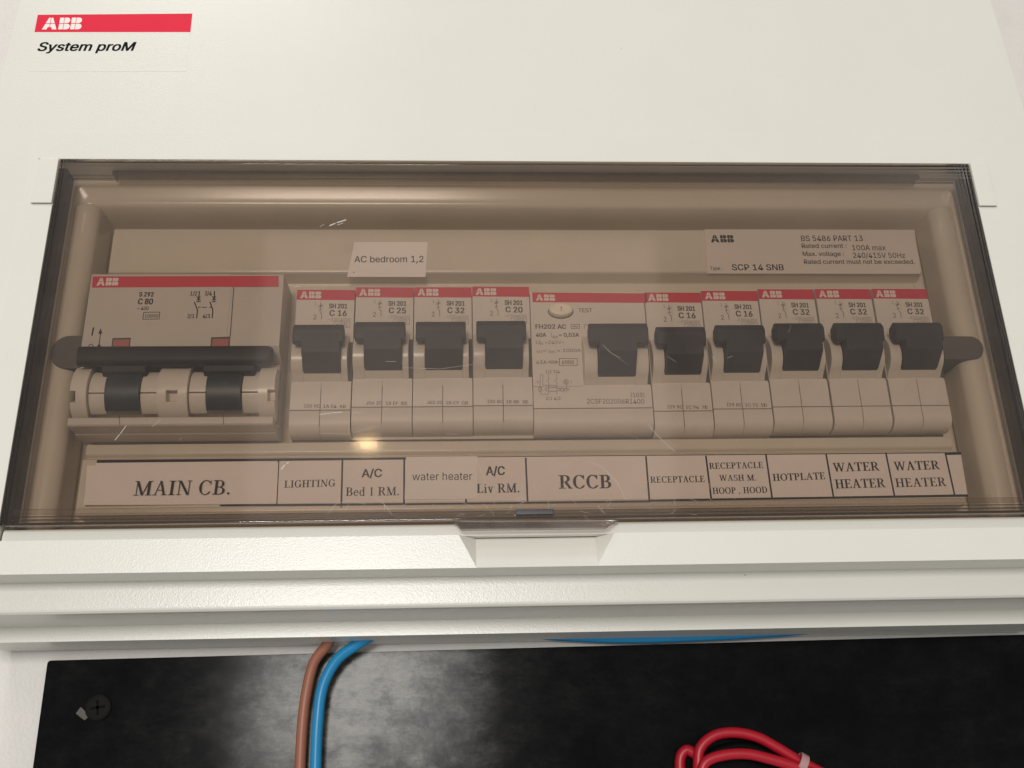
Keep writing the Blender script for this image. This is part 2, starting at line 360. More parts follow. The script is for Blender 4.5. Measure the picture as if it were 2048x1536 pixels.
# ================================================================== consumer unit
U = empty('consumer_unit', (5, 62, -65), 'white distribution box on the wall with a smoked see-through door and stepped underside', 'fuse box')
UO = (5, 62, -65)
FY = 0.35                                   # main face; the surround of the window stands at 0
h = MB()
XL, XR = -137.6, 149.3
ZB, ZT = -43.5, 75.2
P1 = (-15.37, -42.61); P2 = (-10.72, -51.96); P3 = (21.87, -51.99); P4 = (26.93, -42.49)
Q1 = (-10.84, -41.95); Q4 = (22.37, -42.13)
zs1 = -52.4
OT = 178.0
OL = [(-157.4, OT), (-166.4, zs1)]; ORr = [(168.8, OT), (178.6, zs1)]
def fv(x, z, y=FY): return (x, y, z)
def xl_at(z): return OL[0][0]+(OL[1][0]-OL[0][0])*(OT-z)/(OT-zs1)
def xr_at(z): return ORr[0][0]+(ORr[1][0]-ORr[0][0])*(OT-z)/(OT-zs1)
ZP = ZB                                      # pocket top
V = [fv(OL[0][0], OT), fv(ORr[0][0], OT), fv(xr_at(ZT), ZT), fv(xr_at(ZB), ZB), fv(ORr[1][0], zs1), fv(P3[0], zs1), fv(P4[0], ZB),
     fv(P1[0], ZB), fv(P2[0], zs1), fv(OL[1][0], zs1), fv(xl_at(ZB), ZB), fv(xl_at(ZT), ZT),
     fv(XL, ZT), fv(XR, ZT), fv(XR, ZB), fv(XL, ZB),          # 12..15 window
     fv(Q1[0], ZB, 5.5), fv(Q4[0], ZB, 5.5)]                  # 16, 17 pocket back
F = [(0, 11, 12, 13, 2, 1), (11, 10, 15, 12), (13, 14, 3, 2), (10, 9, 8, 7, 15), (14, 6, 5, 4, 3),
     (7, 8, 16), (16, 8, 5, 17), (6, 17, 5)]
# window reveal and the ledge behind the bottom rail
V += [fv(XL, ZT, 12), fv(XR, ZT, 12), fv(XR, ZB, 12), fv(XL, ZB, 12)]   # 18..21
F += [(12, 18, 19, 13), (13, 19, 20, 14), (15, 21, 18, 12), (15, 7, 16, 17, 6, 14, 20, 21)]
h.add(V, F)
# outer sides and stepped bottom: lofted outline (x inset grows with depth)
st = [(FY, zs1, 0), (14.0, zs1, 0.8), (14.0, -59.3, 1.0), (14.25, -60.2, 1.0), (14.8, -60.7, 1.05), (15.8, -60.95, 1.1), (38.7, -60.95, 5.5), (38.7, -65.3, 5.6), (62.0, -65.3, 9.6)]
ringsL = []
for (y, z, ins) in st:
    ringsL.append([(OL[0][0]+ins, y, OT), (OL[1][0]+ins, y, z), (ORr[1][0]-ins, y, z), (ORr[0][0]-ins, y, OT)])
o = len(h.v)
for k, r_ in enumerate(ringsL): h.v += r_
for k in range(len(ringsL)-1):
    for i in range(3):
        h.f.append((o+k*4+i, o+k*4+i+1, o+(k+1)*4+i+1, o+(k+1)*4+i))
    h.f.append((o+k*4+3, o+k*4, o+(k+1)*4, o+(k+1)*4+3))
h.build('housing', 'housing', U, bevel=0.7, seg=3, org=UO)
# ledge seen under the door edge
lg = MB(); lg.ext_x([(2.2, -43.45), (2.6, -40.6), (3.2, -39.95), (5, -39.9), (5, -43.45)], XL+0.3, XR-0.3)
lg.build('window_ledge', 'housing', U, bevel=0.25, org=UO)
# thin raised surround (left, top, right) with notches for the two hinge covers
sr = MB()
a = (-145.64, 84.16); b = (153.21, 84.99)
sL0, sR0 = -145.8, 155.6; sZ = 84.9
tL = (-143.8, 59.2); tR = (155.0, 59.3)
o_ = 0
sr.prism_y([(sL0, 75.3), (sL0, sZ), (sR0-0.4, sZ+0.2), (sR0+0.2, 75.3)], 0, 0.40)
sr.prism_y([(XL, 75.3), (XR, 75.3), (XR, ZT), (XL, ZT)], 0, 0.40)
for sd, e0, e1, e2, tt, xx in ((1, sL0, -146.5, -147.6, tL[0]-0.15, XL), (-1, sR0+0.2, 157.2, 160.5, tR[0]+0.15, XR)):
    sr.prism_y([(e0, 75.3), (tt, 75.3), (tt, 59.0), (e0-0.25*sd, 59.0)], 0, 0.40)
    sr.prism_y([(e0-0.25*sd, 59.0), (xx, 59.0), (xx, 40), (e1, 40)], 0, 0.40)
    sr.prism_y([(e1, 40), (xx, 40), (xx, ZB), (e2, ZB)], 0, 0.40)
sr.build('window_surround', 'housing', U, org=UO, smooth=False)
for x0, x1 in ((tL[0], XL-0.02), (XR+0.02, tR[0])):
    hc = MB(); hc.prism_y([(x0, 59.25), (x1, 59.25), (x1, 75.0), (x0+(0.7 if x0 < 0 else 0), 75.0), (x0, 74.3)], -0.7, 0.5)
    hc.build('hinge_cover', 'housing', U, bevel=0.3, org=UO)
for (x0, z0, x1, z1) in ((tL[0]-0.1, 59.12, XL-0.3, 59.12), (XR+0.5, 59.12, tR[0]+0.1, 59.12)):
    g = MB(); g.stroke([(x0, z0), (x1, z1)], 0.2, 0.32); g.build('cover_gap', 'joint_shade', U, org=UO, smooth=False)

bl = MB()
for (x, z), r_ in (((39.38, 119.73), 0.16), ((-13.11, -52.27), 0.2), ((65.71, -53.23), 0.18), ((-138.00, -25.01), 0.25), ((83.75, 128.07), 0.1), ((-59.21, 96.08), 0.12)):
    bl.flat([(x+r_*(0.7+0.5*random.random())*math.cos(a), z+r_*(0.5+0.5*random.random())*math.sin(a)) for a in [k*PI/3 for k in range(6)]], 13.93 if z < -52 else 0.30)
bo_ = bl.build('dirt_specks', 'grey_ink', U, org=UO, smooth=False); bo_['kind'] = 'stuff'
# inner cover: beads, recess, side pillars
IC = MB()
ring = [(-137.7, 149.4, -43.4, 75.3, 11.6, 1), (-136.8, 148.5, -42.0, 74.0, 11.4, 1.5), (-136.3, 148.0, -41.6, 72.9, 10.8, 2), (-136.0, 147.7, -41.3, 72.2, 11.0, 2.4),
        (-135.2, 146.9, -40.5, 70.0, 12.2, 3), (-134.6, 146.3, -39.7, 67.7, 12.5, 3.4), (-134.2, 145.9, -39.2, 66.7, 12.7, 3.6), (-133.6, 145.3, -38.4, 66.0, 13.6, 3.6),
        (-132.4, 144.2, -36.6, 65.0, 16.5, 3.2), (-129.6, 141.5, -34.9, 64.2, 21.0, 2.4), (-128.6, 140.6, -34.4, 63.8, 25.0, 2.0)]
IC.loft([rr(*q[:5], q[5], 6) for q in ring], True)
ic = IC.build('inner_cover', 'cover', U, org=UO, angle=50)
def pillar(cx, R, z0, z1, y0):
    m = MB(); n = 20; rings_ = []
    prof = [(cx-R*math.cos(PI*i/n), y0-R*0.95*math.sin(PI*i/n)) for i in range(n+1)]
    for z, k in ((z0, 1), (z1-0.8, 1), (z1-0.2, 0.93), (z1, 0.80)):
        rings_.append([(cx+(x-cx)*k, y0+(y-y0)*k, z) for x, y in prof]+[(prof[-1][0], y0+9, z), (prof[0][0], y0+9, z)])
    m.loft(rings_, True)
    return m.build('side_pillar', 'cover', U, org=UO, angle=50)
pillar(-132.5, 4.2, -40, 65.8, 14.0)
pillar(144.0, 4.2, -40, 65.8, 14.0)
def knockout(xi, xo, zc, hh, side):
    m = MB(); n = 14
    pts = [(xi, zc+hh*side), (xi, zc-hh*side)]
    cx_ = xo-side*hh*0.95
    pts += [(cx_+side*hh*0.95*math.cos(a), zc+side*hh*math.sin(a)) for a in [-PI/2+PI*k/n for k in range(n+1)]]
    m.prism_y(pts, 9.55, 22); m.build('side_knockout', 'slot', U, bevel=0.25, org=UO)
q0 = (-135.48, 14.67); knockout(-118, q0[0], q0[1], 5.3, -1)
q0 = (146.78, 14.84); knockout(134, q0[0], q0[1], 3.9, 1)
# raised breaker panel
pn = MB()
prof = [(25.5, 59.6), (15.6, 59.6), (15.0, 59.0), (15.0, 44.2), (15.3, 43.7), (16.0, 43.4), (19.2, 42.6), (20.0, 42.2), (20, -11.2), (17.4, -11.4), (17.0, -11.8), (17.0, -14.6),
        (17.4, -15.1), (18.2, -15.5), (18.2, -16.0), (16.2, -16.3), (15.4, -16.8), (15.3, -32.6), (16, -33.2), (25.5, -33.4)]
pn.ext_x(prof, -124.2, 135.0)
pn.build('breaker_panel', 'cover', U, bevel=0.35, seg=3, org=UO)
for a_, b_, y0_, y1_, z0_, z1_ in ((-122.5, -68.6, 16.85, 17.3, -11.75, -11.25), (-65.2, 134.6, 19.7, 20.3, -10.75, -10.1)):  # dark strips painting the shadow line below the breakers
    sg = MB(); sg.box(a_, b_, y0_, y1_, z0_, z1_); sg.build('opening_shade', 'joint_shade', U, org=UO, smooth=False)
ps = MB(); ps.box(134.0, 136.6, 19.4, 25.4, -16, 42.4); ps.build('panel_side', 'cover', U, bevel=0.3, org=UO)

# ------------------------------------------------------------------ smoked door
D = MB()
dx0, dx1, dz0, dz1 = XL+0.5, XR-0.6, -39.7, ZT-0.7
yf, yb = -0.9, 1.0
D.box(dx0, dx1, yf, yb, dz0, dz1)
door = D.build('door', 'smoke', U, bevel=0.3, seg=2, org=UO)
fl = MB()
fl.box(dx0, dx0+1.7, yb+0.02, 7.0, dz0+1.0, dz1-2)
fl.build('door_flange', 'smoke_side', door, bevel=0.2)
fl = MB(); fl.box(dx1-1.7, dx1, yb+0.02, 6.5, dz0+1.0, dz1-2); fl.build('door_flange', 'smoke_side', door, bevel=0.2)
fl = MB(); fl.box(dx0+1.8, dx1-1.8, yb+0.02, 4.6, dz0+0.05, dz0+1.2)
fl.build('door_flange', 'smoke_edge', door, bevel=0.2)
fl = MB()
for zz, hh_, y1_ in ((1.75, 0.35, 2.2), (2.7, 0.25, 1.6), (3.4, 1.5, 1.35)): fl.box(dx0+2.2, dx1-2.2, yb+0.02, y1_, dz0+zz, dz0+zz+hh_)
fl.build('door_flange', 'smoke_light', door, bevel=0.2)
fl = MB(); fl.box(dx0+14, dx1-14, 4.6, 9.6, dz1-1.7, dz1-0.3); fl.box(dx0+1.8, dx1-1.8, 4.6, 5.2, dz1-2.7, dz1-1.9); fl.box(dx0+1.8, dx1-1.8, 6.6, 7.2, dz1-2.5, dz1-1.9)
fl.build('hinge_rail', 'smoke_light', door, bevel=0.15)
for ob in list(door.children):
    for vv in ob.data.vertices: vv.co -= Vector(UO)*K
# gripping lip
hd = MB()
A1 = (-17.38, -39.84); A2 = (-14.95, -42.54); A3 = (24.62, -42.66); A4 = (28.54, -40.17)
yt, ym = -2.6, 1.0
v = [(A1[0], yf-0.05, A1[1]), (A4[0], yf-0.05, A4[1]), (A3[0], yt, A3[1]), (A2[0], yt, A2[1]),
     (A1[0]+0.6, ym, A1[1]), (A4[0]-0.6, ym, A4[1]), (A3[0]-0.3, yt+1.6, A3[1]-0.4), (A2[0]+0.3, yt+1.6, A2[1]-0.4)]
hd.add(v, [(0, 1, 2, 3), (4, 7, 6, 5), (0, 4, 5, 1), (1, 5, 6, 2), (2, 6, 7, 3), (3, 7, 4, 0)])
hd.build('door_grip', 'smoke_grip', door, bevel=0.5, seg=3, org=UO)
lt = MB(); q0 = (0.18, -36.90); q1 = (10.52, -38.43)
lt.box(q0[0], q1[0], -1.1, 0.6, q1[1]-0.1, q0[1]-0.1); lt.build('latch', 'latch', door, bevel=0.2, org=UO)
# scratches in the door face, thin slivers
sc = MB()
def scr(pts, wd=0.10):
    n = len(pts)-1
    for i in range(n):
        t0 = 1-abs(2*i/n-1); t1 = 1-abs(2*(i+1)/n-1)
        sc.stroke([pts[i], pts[i+1]], wd*(0.45+0.55*max(t0, t1)), yf-0.02)
scr([(38.15, -12.59), (40.33, -15.74), (43.35, -19.02), (45.32, -20.95)], 0.12)
scr([(26.84, 11.68), (29.03, 9.14), (31.57, 7.55)], 0.07); scr([(31.26, 7.24), (33.78, 5.50)], 0.06)
scr([(45.41, 8.11), (47.90, 6.21)], 0.10)
scr([(-54.12, -9.16), (-51.08, -8.73), (-48.03, -8.46)], 0.2); scr([(-44.95, -8.71), (-42.72, -8.58)], 0.22); scr([(-36.45, -7.81), (-35.06, -7.22)], 0.15)
scr([(-109.65, -16.13), (-108.51, -14.41), (-107.16, -12.10)], 0.16); scr([(-99.93, -12.30), (-97.84, -10.13)], 0.16); scr([(-92.31, -16.44), (-91.58, -15.58)], 0.12)
scr([(-56.93, 51.01), (-55.77, 51.70)], 0.25); scr([(-53.95, 51.36), (-52.19, 52.23), (-49.37, 53.28)], 0.38); scr([(-51.71, 51.54), (-50.08, 52.24)], 0.35)
scr([(-36.09, 6.80), (-33.23, 6.79)], 0.14); scr([(82.32, 15.47), (83.39, 17.90)], 0.08)
scr([(-63.84, -24.88), (-62.84, -23.47), (-62.05, -23.05)], 0.28)
scr([(63.19, 7.39), (64.74, 8.01)], 0.12); scr([(58.38, 8.05), (59.96, 6.14)], 0.1)
scr([(-50.78, -37.62), (-48.62, -34.88), (-44.88, -33.95), (-40.80, -34.98)], 0.07); scr([(-38.84, -32.77), (-35.67, -35.04), (-33.45, -38.11)], 0.09)
scr([(-46.12, -36.85), (-45.25, -34.92)], 0.08)
scr([(21.45, -23.63), (24.58, -25.40), (28.51, -29.75), (30.55, -34.73)], 0.09)
scr([(22.71, -36.32), (24.51, -38.58)], 0.2); scr([(18.73, -38.93), (20.55, -40.75)], 0.14); scr([(17.69, -37.66), (20.13, -38.39)], 0.1)
scr([(-17.10, -33.59), (-10.98, -36.46)], 0.08); scr([(-8.66, -35.38), (-6.24, -37.91)], 0.08); scr([(-12.22, -20.68), (-8.82, -26.47), (-7.38, -32.17)], 0.05)
scr([(-53.86, -14.75), (-45.56, -14.97), (-40.77, -13.40), (-37.86, -12.84)], 0.06); scr([(-31.34, 4.92), (-20.62, 4.40), (-11.29, 5.74)], 0.05)
scr([(-18.60, -15.21), (-15.67, -15.39)], 0.1); scr([(-21.73, -2.19), (-20.60, -2.80)], 0.14)
scr([(30.15, -14.76), (35.94, -17.48)], 0.05); scr([(46.60, 30.36), (49.60, 30.02)], 0.08)
for i in range(70):                           # hairlines round the lock
    x = random.gauss(20, 26); z = random.gauss(-33, 4); an = random.uniform(-0.9, 0.9)+random.choice((0, PI/2)); L_ = random.uniform(0.5, 3.5)
    z = max(z, -38.8)
    if z+L_ > 60: continue
    p_ = [(x, z), (x+L_*0.5*math.cos(an), min(z+0.4, z+L_*0.4*math.sin(an))), (x+L_*math.cos(an), max(-39, z+L_*math.sin(an)*0.7))]
    scr(p_, 0.05)
scro = sc.build('scratches', 'scratch', door, org=UO, smooth=False); scro['kind'] = 'stuff'

# ================================================================== badge on the front
BO = (-127, 0, 118)
B = empty('badge_sticker', BO, 'sticker with red bar and bold italic System proM lettering at top left of the front', 'sticker')
def quad_part(name, pts, y0, y1, mat, parent, org, bevel=0.0):
    m = MB(); m.prism_y(pts, y0, y1); return m.build(name, mat, parent, bevel=bevel, org=org)
quad_part('film', [(-152.52, 131.07), (-102.56, 132.29), (-102.60, 108.64), (-152.25, 108.04)], 0.30, 0.342, 'housing', B, BO)
quad_part('red_bar', [(-152.53, 130.72), (-102.75, 132.03), (-102.68, 124.43), (-152.54, 123.69)], 0.262, 0.299, 'badge_red', B, BO)
m = MB(); lay(m, LOGO, (-150.36, 124.76), (-137.89, 125.03), 4.76, 0.255, shear=0.0); m.build('logo', 'badge_white', B, org=BO, smooth=False)
m = MB(); T(m, 'System proM', (-150.76, 116.09), (-120.26, 116.60), 3.52, 0.255, shear=0.22, bold=0.085); m.build('lettering', 'badge_ink', B, org=BO, smooth=False)

# ================================================================== papers
def paper(name, label, cat, pts, y, mat, th=0.12, group=None):
    cx = sum(p[0] for p in pts)/4; cz = min(p[1] for p in pts)
    o_ = (cx, y, cz)
    e = empty(name, o_, label, cat, group)
    quad_part('sheet', pts, y-th, y, mat, e, o_, bevel=0.0)
    return e, o_, y-th-0.012
# long printed strip in the holder
YS = 15.28
e, o_, yt_ = paper('name_strip', 'long white paper strip of circuit names with black ruled cells under the breakers', 'label',
   [(-119.99, -16.80), (136.02, -17.22), (135.62, -30.40), (-121.31, -30.54)], YS, 'paper')
m = MB()
def edge(p, q, t0, t1, y):                    # ruled line: p to q along the top, t = thickness
    m.flat([p, q, (q[0], q[1]-t1), (p[0], p[1]-t0)], y)
edge((-119.96, -16.89), (-30.91, -17.04), 0.95, 0.70, yt_)
edge((-9.92, -17.02), (131.07, -17.12), 0.22, 0.30, yt_)
edge((131.07, -17.12), (136.18, -17.07), 0.85, 0.85, yt_)
edge((-83.71, -30.58), (-30.70, -30.80), 0.50, 0.65, yt_)
edge((-30.70, -30.87), (40.35, -30.85), 0.60, 0.60, yt_)
edge((40.36, -30.67), (135.79, -30.19), 0.55, 0.70, yt_)
for q in (((-67.93, -17.95), (-67.69, -30.93)), ((-49.42, -17.53), (-49.23, -31.60)), ((-31.42, -17.41), (-31.27, -31.08)), ((-13.38, -29.53), (-13.39, -30.57)),
          ((4.32, -17.78), (4.47, -30.49)), ((40.13, -17.68), (40.16, -30.77)), ((58.16, -17.70), (58.48, -30.70)),
          ((76.33, -17.51), (76.60, -30.72)), ((94.65, -17.40), (95.01, -30.53)), ((113.00, -17.30), (113.41, -30.30)), ((131.28, -17.66), (131.67, -30.21))):
    m.stroke(list(q), 0.52, yt_-0.003)
m.build('ruled_lines', 'border_ink', e, org=o_, smooth=False)
Y1 = 15.15
def word(parent, o_, fn, txt, a, b, h_, y, mat='ink', **k):
    m = MB(); fn(m, txt, a, b, h_, y, **k); return m.build('lettering', mat, parent, org=o_, smooth=False)
word(e, o_, S, 'LIGHTING', (-65.87, -25.86), (-51.12, -25.65), 2.14, yt_, bold=0.03)
word(e, o_, T, 'A/C', (-43.72, -23.04), (-37.79, -22.96), 2.49, yt_, bold=0.08)
word(e, o_, S, 'Bed 1 RM.', (-48.13, -28.51), (-32.76, -28.47), 2.53, yt_, bold=0.03)
word(e, o_, T, 'A/C', (-7.49, -22.78), (-1.92, -22.75), 2.69, yt_, bold=0.08)
word(e, o_, S, 'Liv RM.', (-10.33, -28.07), (2.20, -28.00), 2.70, yt_, bold=0.045)
word(e, o_, S, 'RCCB', (13.80, -27.08), (29.24, -27.11), 4.09, yt_, bold=0.045)
word(e, o_, S, 'RECEPTACLE', (40.89, -25.62), (57.04, -25.53), 1.92, yt_, bold=0.04)
word(e, o_, S, 'RECEPTACLE', (58.77, -21.57), (75.03, -21.44), 1.88, yt_, bold=0.04)
word(e, o_, S, 'WASH M.', (61.47, -25.28), (72.49, -25.25), 1.83, yt_, bold=0.04)
word(e, o_, S, 'HOOP , HOOD', (59.07, -29.20), (75.42, -29.03), 1.89, yt_, bold=0.04)
word(e, o_, S, 'HOTPLATE', (77.49, -25.46), (93.37, -25.10), 2.15, yt_, bold=0.045)
word(e, o_, S, 'WATER', (96.12, -22.82), (110.30, -22.59), 2.71, yt_, bold=0.045)
word(e, o_, S, 'HEATER', (95.98, -27.96), (111.29, -27.76), 2.75, yt_, bold=0.045)
word(e, o_, S, 'WATER', (114.72, -22.64), (128.81, -22.40), 2.72, yt_, bold=0.045)
word(e, o_, S, 'HEATER', (114.31, -27.79), (129.85, -27.59), 2.69, yt_, bold=0.03)

# main breaker label pasted over the strip, lower left corner lifting
pts = [(-122.40, -18.66), (-67.93, -18.33), (-67.74, -30.55), (-121.62, -30.61)]
o_ = (-95, 15.1, -30); e = empty('main_breaker_label', o_, 'wide white paper label MAIN CB. pasted at left end of the strip', 'label')
m = MB(); nx, nz = 24, 6; vv_ = []
for j in range(nz+1):
    for i in range(nx+1):
        s_, t = i/nx, j/nz
        x = (pts[0][0]*(1-s_)+pts[1][0]*s_)*(1-t)+(pts[3][0]*(1-s_)+pts[2][0]*s_)*t
        z = (pts[0][1]*(1-s_)+pts[1][1]*s_)*(1-t)+(pts[3][1]*(1-s_)+pts[2][1]*s_)*t
        y = 15.0-0.9*max(0, (t-0.55)/0.45)**2*max(0, 1-s_*1.4)-0.25*max(0, 1-s_*5)
        vv_.append((x, y, z))
m.add(vv_, [(j*(nx+1)+i, j*(nx+1)+i+1, (j+1)*(nx+1)+i+1, (j+1)*(nx+1)+i) for j in range(nz) for i in range(nx)])
m.build('sheet', 'paper', e, org=o_)
word(e, o_, S, 'MAIN CB.', (-108.27, -27.78), (-81.20, -27.74), 4.22, 14.62, bold=0.0, shear=0.04)
# water heater sticker
e, o_, yt_ = paper('water_heater_sticker', 'small white paper water heater in lower case, pasted over the ruled strip', 'label',
   [(-30.90, -17.11), (-9.83, -17.25), (-10.20, -29.85), (-31.13, -29.82)], 15.05, 'new_paper')
word(e, o_, T, 'water heater', (-28.98, -24.15), (-11.53, -24.15), 2.32, yt_)
# bedroom sticker
e, o_, yt_ = paper('bedroom_sticker', 'small white paper sticker AC bedroom 1,2 on the upper panel above the breakers', 'label',
   [(-48.41, 54.52), (-25.05, 54.55), (-25.68, 42.06), (-50.23, 42.11)], 14.96, 'new_paper', 0.16)
word(e, o_, T, 'AC bedroom 1,2', (-48.19, 47.20), (-26.36, 47.28), 2.25, yt_, bold=0.03)
m = MB(); p_ = (-48.30, 43.69); m.stroke([p_, (p_[0]+0.15, p_[1])], 0.28, yt_); m.build('speck', 'ink', e, org=o_, smooth=False)
# rating plate
e, o_, yt_ = paper('rating_plate', 'glossy rating sticker with standard number, current and voltage at right of the upper panel', 'label',
   [(64.97, 59.40), (135.04, 59.37), (134.18, 43.10), (64.40, 43.26)], 14.98, 'foil', 0.12)
m = MB(); lay(m, LOGO, (66.64, 54.55), (74.32, 54.56), 2.72, yt_); m.build('logo', 'ink', e, org=o_, smooth=False)
word(e, o_, T, 'BS 5486 PART 13', (96.58, 55.09), (117.14, 55.12), 2.05, yt_, bold=0.04)
word(e, o_, T, 'Rated current :', (96.41, 52.54), (111.29, 52.56), 1.63, yt_, bold=0.05)
word(e, o_, T, '100A max', (113.10, 51.71), (124.19, 51.72), 1.92, yt_, bold=0.03)
word(e, o_, T, 'Max. voltage :', (96.35, 49.61), (110.07, 49.61), 1.62, yt_, bold=0.05)
word(e, o_, T, '240/415V 50Hz', (112.94, 48.90), (130.26, 48.91), 1.91, yt_, bold=0.03)
word(e, o_, T, 'Rated current must not be exceeded.', (96.40, 46.72), (133.00, 46.73), 1.61, yt_, bold=0.05)
word(e, o_, T, 'Type :', (65.42, 44.52), (69.46, 44.52), 1.23, yt_, bold=0.03)
word(e, o_, T, 'SCP 14 SNB', (72.54, 44.41), (89.51, 44.40), 2.15, yt_, bold=0.06)


# ================================================================== main double pole breaker
CO = (-97, 20, -15)
CB = empty('main_breaker', CO, 'large two pole main breaker with black tie bar at the left end of the row', 'breaker')
CX0, CX1 = -125.4, -68.1
b_ = MB()
b_.ext_x([(22, 38.6), (6.3, 38.6), (6.0, 38.3), (6.0, 15.0), (7.5, 13.0), (13, 10), (13, -8.5), (4.6, -7.6), (4.2, -8.0), (4.2, -9.8), (4.7, -10.3), (10.5, -10.5), (10.7, -10.9), (18, -11.2), (22, -11.2)], CX0, CX1)
b_.build('body', 'main_plastic', CB, bevel=0.3, org=CO)
quad_part('faceplate', [(-125.2, 38.4), (-83.6, 38.4), (-83.6, 13.6), (-125.1, 13.6)], 5.86, 6.0, 'main_plastic', CB, CO, 0.05)
m = MB(); m.stroke([(-82.81, 33.88), (-82.61, 17.78)], 0.22, 5.84); m.build('seam', 'joint_shade', CB, org=CO, smooth=False)
quad_part('red_band', [(-124.89, 37.62), (-69.71, 37.83), (-69.49, 34.20), (-124.62, 33.93)], 5.79, 5.855, 'red', CB, CO)
m = MB(); lay(m, LOGO, (-123.41, 34.57), (-117.06, 34.63), 2.51, 5.775); m.build('logo', 'white_ink', CB, org=CO, smooth=False)
yl = 5.845
for txt, a, b2, h_, bo, mt in (('S 292', (-110.56, 30.92), (-106.23, 30.91), 1.49, 0.11, 'ink'), ('C 80', (-110.61, 28.36), (-106.18, 28.35), 1.90, 0.10, 'ink'),
        ('~ 400', (-110.57, 26.47), (-107.26, 26.47), 1.15, 0.05, 'ink'), ('10000', (-108.11, 23.99), (-104.26, 24.01), 1.11, 0.05, 'ink'),
        ('1/2', (-95.52, 31.23), (-93.45, 31.22), 1.40, 0.07, 'ink'), ('3/4', (-91.24, 31.22), (-89.11, 31.22), 1.40, 0.07, 'ink'),
        ('2/1', (-95.66, 23.82), (-93.61, 23.81), 1.31, 0.07, 'ink'), ('4/3', (-91.17, 23.81), (-89.02, 23.80), 1.31, 0.07, 'ink')):
    word(CB, CO, T, txt, a, b2, h_, yl, mt, bold=bo)
m = MB()
m.stroke([(-108.52, 25.72), (-103.85, 25.80), (-103.87, 23.55), (-108.56, 23.47)], 0.2, yl, True)
for q in ([(-92.91, 32.59), (-92.83, 29.23)], [(-88.40, 32.58), (-88.29, 29.22)], [(-93.98, 28.95), (-92.90, 26.46), (-92.88, 23.89)], [(-89.42, 28.95), (-88.38, 26.45), (-88.31, 23.91)]):
    m.stroke(q, 0.34, yl)
for q in ([(-93.44, 29.17), (-92.28, 29.20)], [(-88.90, 29.13), (-87.74, 29.16)], [(-93.50, 30.89), (-92.37, 29.81)], [(-92.47, 30.89), (-93.40, 29.81)],
          [(-88.92, 30.88), (-87.80, 29.80)], [(-87.89, 30.88), (-88.83, 29.81)], [(-92.76, 27.35), (-92.12, 27.35)], [(-91.49, 27.35), (-90.40, 27.35)], [(-89.43, 27.34), (-88.77, 27.34)]):
    m.stroke(q, 0.26, yl)
m.stroke([(-122.52, 20.66), (-122.64, 18.45)], 0.45, yl)
m.stroke([(-120.27, 19.05), (-120.22, 15.21)], 0.25, yl)
m.flat([(-120.90, 18.82), (-119.77, 18.85), (-120.40, 20.69)], yl)
c_ = (-122.51, 14.90); m.stroke([(c_[0]+0.6*math.cos(a), c_[1]+0.6*math.sin(a)) for a in [k*PI/6 for k in range(12)]], 0.2, yl, True)
c_ = (-120.20, 14.89); m.flat([(c_[0]+0.5*math.cos(a), c_[1]+0.5*math.sin(a)) for a in [k*PI/6 for k in range(12)]], yl)
m.build('diagram', 'ink', CB, org=CO, smooth=False)
for pts_, in2 in (([(-116.64, 17.43), (-111.37, 17.57), (-111.27, 14.54), (-116.60, 14.56)], 1.6), ([(-88.09, 17.57), (-82.65, 17.78), (-82.54, 14.73), (-88.11, 14.75)], 1.2)):
    win = MB(); win.flat(pts_, 5.845); wobj = win.build('indicator_recess', 'joint_shade', CB, org=CO, smooth=False)
    x0 = pts_[0][0]+0.5; x1 = pts_[1][0]-0.25; z1 = pts_[0][1]-0.55
    f_ = MB(); f_.prism_y([(x0, z1), (x1, z1+0.05), (x1-0.1, 13.4), (x0-0.2, 13.4)], 5.78, 5.83); f_.build('indicator', 'indicator', CB, org=CO)
# drums
cy, cz = 13.0, 1.5
def rib(x0, x1, r0, r1, a0=-75, a1=62): 
    m = MB(); m.arc(x0, x1, cy, cz, r0, r1, a0, a1, 18); return m.build('drum_ring', 'rib', CB, bevel=0.2, org=CO)
co = MB(); co.arc(CX0+0.5, CX1-0.4, cy, cz, 2, 6.6, -80, 75, 18); co.build('drum_core', 'rib', CB, org=CO)
for x0, x1 in ((-121.2, -116.5), (-106.6, -101.6), (-92.9, -88.0), (-77.8, -73.0)):
    rib(x0, x1, 6.4, 7.8, -10, 50); rib(x0, x1, 6.4, 7.8, -60, -12)
# outer ribs: centre one with two square notches, the end ones with notches at their outer side
def notched(x0, x1, n0, n1, name='drum_rib'):
    m = MB()
    m.arc(x0, n0, cy, cz, 6.0, 9.3, -72, 66, 22) if n0-x0 > 0.05 else None
    if x1-n1 > 0.05: m.arc(n1, x1, cy, cz, 6.0, 9.3, -72, 66, 22)
    m.arc(n0, n1, cy, cz, 6.0, 9.29, -72, -29, 10); m.arc(n0, n1, cy, cz, 6.0, 9.29, -8, 47, 10); m.arc(n0, n1, cy, cz, 6.0, 9.29, 62, 66, 3)
    return m.build(name, 'rib', CB, bevel=0.0, org=CO)
notched(-101.5, -93.0, -98.9, -95.6)
notched(-72.9, CX1-0.1, -70.2, CX1-0.1)
notched(CX0-0.4, -121.3, CX0-0.4, -124.2)
for x0, x1 in ((-116.4, -106.7), (-87.9, -77.9)):
    m = MB(); m.arc(x0, x1, cy, cz, 3, 8.9, -47, 80, 20); m.build('pole_drum', 'pole', CB, bevel=0.25, org=CO)
for q in ([(-111.09, -6.09), (-111.13, -8.04), (-110.76, -9.97)], [(-81.91, -5.87), (-82.17, -7.82), (-81.85, -10.07)]):
    m = MB(); m.stroke(q, 0.16, 4.14); m.build('seam', 'joint_shade', CB, org=CO, smooth=False)
